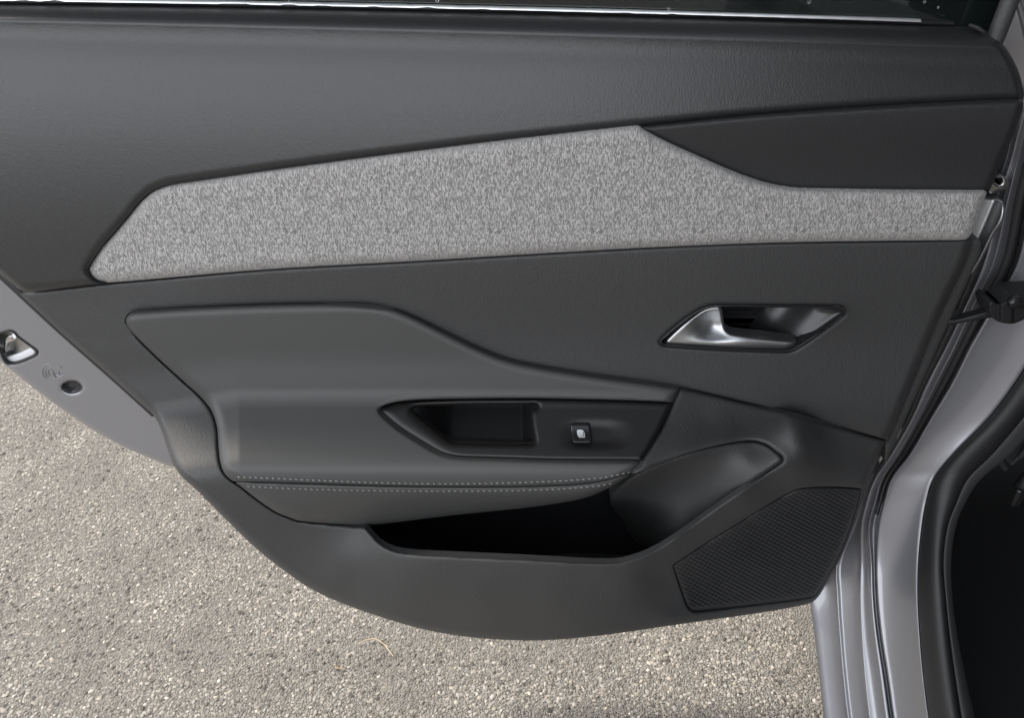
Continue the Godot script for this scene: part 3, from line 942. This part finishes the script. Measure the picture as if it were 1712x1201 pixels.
	# outer skin of the door
	var outer := obj("outer_panel", panel(field(shrink(TRIM.poly, 40.0)), [], func(x, y, d): return -0.12 - 0.02 * sm(40, 0, d), 12.0, 0.006), M.paint, door)
	outer.set_meta("label", "painted outside of the door")

# rows of the pillar and sill: picture line, then outer edge, three ridges, groove, face edge, seal, trim lip
const RAILS := [
	[-40, 1668, 1684, 1692, 1697, 1703, 1708, 1900, 1990, 2040],
	[100, 1672, 1714, 1724, 1738, 1762, 1778, 1950, 2010, 2045],
	[250, 1652, 1686, 1694, 1706, 1728, 1745, 1900, 1960, 1990],
	[330, 1640, 1660, 1670, 1687, 1710, 1724, 1868, 1925, 1955],
	[440, 1600, 1624, 1642, 1662, 1690, 1701, 1820, 1880, 1910],
	[520, 1562, 1590, 1608, 1624, 1645, 1656, 1775, 1835, 1865],
	[580, 1545, 1566, 1577, 1597, 1610, 1622, 1735, 1795, 1825],
	[640, 1515, 1535, 1550, 1566, 1580, 1592, 1697, 1755, 1783],
	[700, 1490, 1512, 1524, 1536, 1547, 1556, 1652, 1708, 1740],
	[760, 1460, 1480, 1490, 1502, 1512, 1521, 1593, 1657, 1690],
	[800, 1440, 1455, 1463, 1476, 1483, 1491, 1561, 1617, 1641],
	[840, 1425, 1440, 1448, 1464, 1471, 1478, 1548, 1598, 1614],
	[880, 1412, 1427, 1440, 1454, 1461, 1469, 1541, 1583, 1598],
	[940, 1382, 1399, 1440, 1457, 1461, 1465, 1535, 1576, 1590],
	[1000, 1356, 1400, 1439, 1459, 1463, 1467, 1534, 1580, 1592],
	[1060, 1361, 1404, 1441, 1465, 1469, 1473, 1537, 1586, 1600],
	[1130, 1369, 1410, 1446, 1476, 1480, 1484, 1543, 1595, 1614],
	[1201, 1377, 1418, 1454, 1486, 1490, 1494, 1552, 1606, 1630],
	[1320, 1395, 1435, 1470, 1505, 1509, 1513, 1570, 1625, 1655]]

func rail(py: float, c: int) -> float:
	var n := RAILS.size()
	for i in n - 1:
		if py <= RAILS[i + 1][0] or i == n - 2:
			var y0: float = RAILS[i][0]
			var y1: float = RAILS[i + 1][0]
			var ya: float = RAILS[maxi(i - 1, 0)][0]
			var yb: float = RAILS[mini(i + 2, n - 1)][0]
			var v0: float = RAILS[i][c + 1]
			var v1: float = RAILS[i + 1][c + 1]
			var m0: float = (v1 - RAILS[maxi(i - 1, 0)][c + 1]) / (y1 - ya) * (y1 - y0)
			var m1: float = (RAILS[mini(i + 2, n - 1)][c + 1] - v0) / (yb - y0) * (y1 - y0)
			var t := clampf((py - y0) / (y1 - y0), 0.0, 1.0)
			return v0 * (2 * t * t * t - 3 * t * t + 1) + m0 * (t * t * t - 2 * t * t + t) + v1 * (-2 * t * t * t + 3 * t * t) + m1 * (t * t * t - t * t)
	return 0.0

const Z_PILLAR := [-0.075, -0.055, -0.046, -0.036, -0.062, -0.030, -0.014, -0.004, -0.012]
const Z_SILL := [-0.105, -0.088, -0.072, -0.058, -0.062, -0.048, -0.018, 0.004, -0.004]

func rail_z(py: float, c: int) -> float:
	var z: float = lerpf(Z_PILLAR[c], Z_SILL[c], sm(760, 960, py))
	return z + 0.16 * pow(maxf(0.0, py - 790.0) / 411.0, 1.3)

# surface across the rails; stops = [rail, fraction to the next rail, relief in metres]
func across(stops: Array, from := -40.0, to := 1320.0, step := 7.0) -> ArrayMesh:
	var rows := []
	var y := from
	while y <= to:
		var r := []
		for s in stops:
			var c: int = s[0]
			var k: float = s[1]
			var c2 := mini(c + 1, 8)
			var x := lerpf(rail(y, c), rail(y, c2), k)
			var z := lerpf(rail_z(y, c), rail_z(y, c2), k)
			r.append(at(x, y, z + s[2]))
		rows.append(r)
		y += step
	return sheet(rows)

func car_body() -> void:
	body = thing("parked_car", "lilac grey car body beside the open door, pillar and sill with black seal", "car", Vector3(1.1, 0, 0.5))
	var ridge := 0.0028
	var stops := []
	for k in 9: # outer flange rolls down towards the ground
		stops.append([0, 0.0, -0.006 + 0.006 * sin(k / 8.0 * PI / 2)])
	stops.append_array([[0, 0.12, 0.0015], [0, 0.25, 0.0], [0, 0.6, 0.0], [0, 0.9, 0.0], [0, 0.96, ridge], [1, 0.03, ridge], [1, 0.1, ridge * 0.3], [1, 0.2, 0.0], [1, 0.6, 0.0], [1, 0.85, 0.0005], [1, 0.95, ridge], [2, 0.06, ridge], [2, 0.2, 0.0], [2, 0.55, 0.0], [2, 0.8, 0.001], [2, 0.95, ridge * 0.8], [3, 0.2, 0.0], [3, 0.5, -0.004], [4, 0.0, -0.004], [4, 0.6, -0.002], [4, 0.9, 0.0005], [5, 0.0, 0.001], [5, 0.04, 0.0], [5, 0.15, -0.001], [5, 0.4, -0.002], [5, 0.7, -0.0015], [5, 0.9, 0.0005], [5, 0.97, 0.001], [6, 0.0, 0.0], [6, 0.05, -0.02]])
	obj("painted_pillar_and_sill", across(stops), M.paint, body)
	var rows := []
	for k in range(940, 1321, 20):
		var q := at(rail(k, 0), k, rail_z(k, 0) - 0.006)
		rows.append([q, q + Vector3(0.012, -0.012, -0.004), q + Vector3(0.045, -0.05, -0.006), q + Vector3(0.06, -0.12, -0.008)])
	obj("rocker_panel", sheet(rows), M.paint, body)
	# black sealing between pillar flanges and the open door edge
	var run := []
	var rr := []
	var y := -40.0
	while y < 868.0:
		run.append(at(lerpf(rail(y, 3), rail(y, 5), 0.48), y, rail_z(y, 4) + 0.012))
		rr.append(lerpf(0.0055, 0.0022, sm(520, 868, y)))
		y += 12.0
	obj("flange_seal", tube(run, rr, 10), M.rubber, body)
	run = []
	rr = []
	y = 300.0
	while y < 800.0:
		run.append(at(lerpf(rail(y, 1), rail(y, 2), 0.5), y, rail_z(y, 2) + 0.004))
		rr.append(lerpf(0.0055, 0.0018, sm(520, 800, y)))
		y += 12.0
	obj("gap_seal", tube(run, rr, 10), M.rubber, body)
	# the fat door seal round the opening and the lip of the inner trim
	stops = []
	for k in 13:
		var a := PI * k / 12.0
		stops.append([6, 0.5 - 0.5 * cos(a), 0.011 * sin(a) - (0.012 if k == 0 or k == 12 else 0.0)])
	obj("door_seal", across(stops), M.rubber, body)
	stops = []
	for k in 9:
		var a := PI * k / 8.0
		stops.append([7, 0.5 - 0.5 * cos(a), 0.006 * sin(a) - (0.0 if k < 8 else 0.25)])
	obj("inner_lip", across(stops), M.liner, body)
	# inner trim of the pillar foot, above the seal's bend
	var foot := [Vector3(1700, 760, 1), Vector2(1720, 730), Vector2(1760, 700), Vector2(1860, 600), Vector2(2000, 560), Vector2(2000, 730), Vector2(1800, 745), Vector2(1712, 764), Vector2(1680, 790), Vector3(1650, 830, 1)]
	obj("pillar_foot_trim", panel(field(curve(foot)), [], func(x, y, d): return -0.02 + roll(d, 20.0, 0.02), 5.0, 0.05), M.liner, body)
	# the cabin: floor, far side, seats and roof, most of it out of the picture
	obj("carpet", block(Vector3(1.56, 0.04, 2.7), 0.01), M.carpet, body, Vector3(1.21, 0.25, 0.6))
	obj("cabin_side", block(Vector3(0.06, 1.25, 2.9), 0.02), M.liner, body, Vector3(1.88, 0.82, 0.5))
	obj("cabin_bulkhead", block(Vector3(1.4, 1.12, 0.12), 0.05), M.carpet, body, Vector3(1.2, 0.85, -0.42))
	obj("rear_seat", block(Vector3(1.35, 0.22, 0.5), 0.08), M.liner, body, Vector3(1.25, 0.42, 0.95))
	obj("seat_back", block(Vector3(1.35, 0.65, 0.16), 0.07), M.liner, body, Vector3(1.25, 0.78, 1.25))
	obj("roof", block(Vector3(1.4, 0.05, 2.9), 0.02), M.paint, body, Vector3(1.15, 1.45, 0.3))
	obj("front_door_skin", block(Vector3(0.09, 0.72, 1.05), 0.035), M.paint, body, Vector3(0.485, 0.62, -0.66))
	obj("rear_quarter", block(Vector3(0.14, 1.2, 0.9), 0.05), M.paint, body, Vector3(0.5, 0.83, 1.62))
	obj("sill_side", block(Vector3(0.10, 0.12, 2.2), 0.03), M.paint, body, Vector3(0.53, 0.19, 0.95))
	obj("tailgate", block(Vector3(1.4, 1.22, 0.1), 0.04), M.paint, body, Vector3(1.2, 0.82, 1.98))
	# bracket of the front seat rail in the dark footwell
	var b0 := at(1700, 830, -0.10)
	obj("seat_rail_bracket", block(Vector3(0.012, 0.03, 0.012), 0.003), M.steel, body, b0)
	obj("seat_rail_bolt", tube([b0 + Vector3(0, 0.014, 0), b0 + Vector3(0, 0.02, 0), b0 + Vector3(0, 0.036, 0)], [0.009, 0.0085, 0.006], 10), M.rubber, body)

func check_arm() -> void:
	var arm := thing("door_check_arm", "black metal door check arm bolted to the pillar", "door check", at(1640, 530, -0.012))
	var z := -0.006
	obj("arm", panel(field(curve([Vector3(1552, 552, 1), Vector2(1574, 538), Vector2(1600, 534), Vector3(1662, 518, 1), Vector3(1664, 530, 1), Vector2(1602, 541), Vector2(1580, 547), Vector3(1560, 558, 1)])), [], func(x, y, d): return -0.008 + 0.012 * sm(1570, 1650, x) + roll(d, 2.5, 0.0015), 1.5, 0.008), M.black, arm)
	obj("arm_plate", block(Vector3(0.017, 0.012, 0.008), 0.002), M.gloss_black, arm, at(1586, 523, z - 0.008))
	var br := obj("bracket", panel(field(curve([Vector3(1652, 508, 1), Vector2(1658, 504), Vector2(1670, 508), Vector2(1684, 502), Vector2(1690, 493), Vector3(1740, 490, 1), Vector3(1740, 524, 1), Vector2(1712, 534), Vector2(1695, 541), Vector2(1680, 541), Vector2(1664, 536), Vector2(1655, 526)])), [], func(x, y, d): return 0.012 + 0.007 * sm(1668, 1674, x) - 0.003 * sm(1690, 1694, x) * sm(510, 516, y) + roll(d, 2.5, 0.0022), 1.5, 0.024), M.black, arm)
	var c := at(1693, 502, 0.02)
	obj("bolt", tube([c, c + Vector3(0, 0, 0.004), c + Vector3(0, 0, 0.006)], [0.0062, 0.0062, 0.0045], 6), M.gloss_black, br)

func litter() -> void:
	var pts := []
	for p in curve([Vector2(598, 1078), Vector2(612, 1072), Vector2(628, 1071), Vector2(641, 1078), Vector2(650, 1088), Vector2(658, 1098)], false, 4):
		var q: Vector3 = at_ground(p.x, p.y, 0.004)
		q.y = 0.004 + 0.003 * sin((p.x - 598) / 60.0 * PI)
		pts.append(q)
	var radii := []
	for i in pts.size(): radii.append(0.0007)
	var o := obj("dry_grass_stem", tube(pts, radii, 6), M.straw)
	o.set_meta("label", "thin curved dry grass stem lying on the asphalt under the door")
	o.set_meta("category", "grass stem")
	var tw := []
	for p in [Vector2(565, 1103), Vector2(561, 1117), Vector2(577, 1119)]: tw.append(at_ground(p.x, p.y, 0.005))
	var t := obj("bent_twig", tube(tw, [0.0011, 0.0015, 0.0009], 6), M.wood)
	t.set_meta("label", "small bent brown twig on the asphalt beside the grass stem")
	t.set_meta("category", "twig")

func drops() -> void:
	for k in [[485, 5, 4.0], [731, 1, 3.2], [985, 13, 2.8], [1044, 17, 3.4], [1118, 15, 3.0], [1352, 2, 3.6], [1545, 2, 3.0], [1568, 12, 2.2]]:
		var s := SphereMesh.new()
		s.radius = 0.00045 * k[2]
		s.height = s.radius * 2.0
		s.radial_segments = 12
		s.rings = 6
		var o := obj("water_drop", s, M.water, self, at(k[0], k[1], -0.0435))
		o.scale = Vector3(1, 1.2, 0.5)
		o.set_meta("label", "small clear water drop clinging to the dark window glass")
		o.set_meta("category", "water drop")
		o.set_meta("group", "water drops on the window")
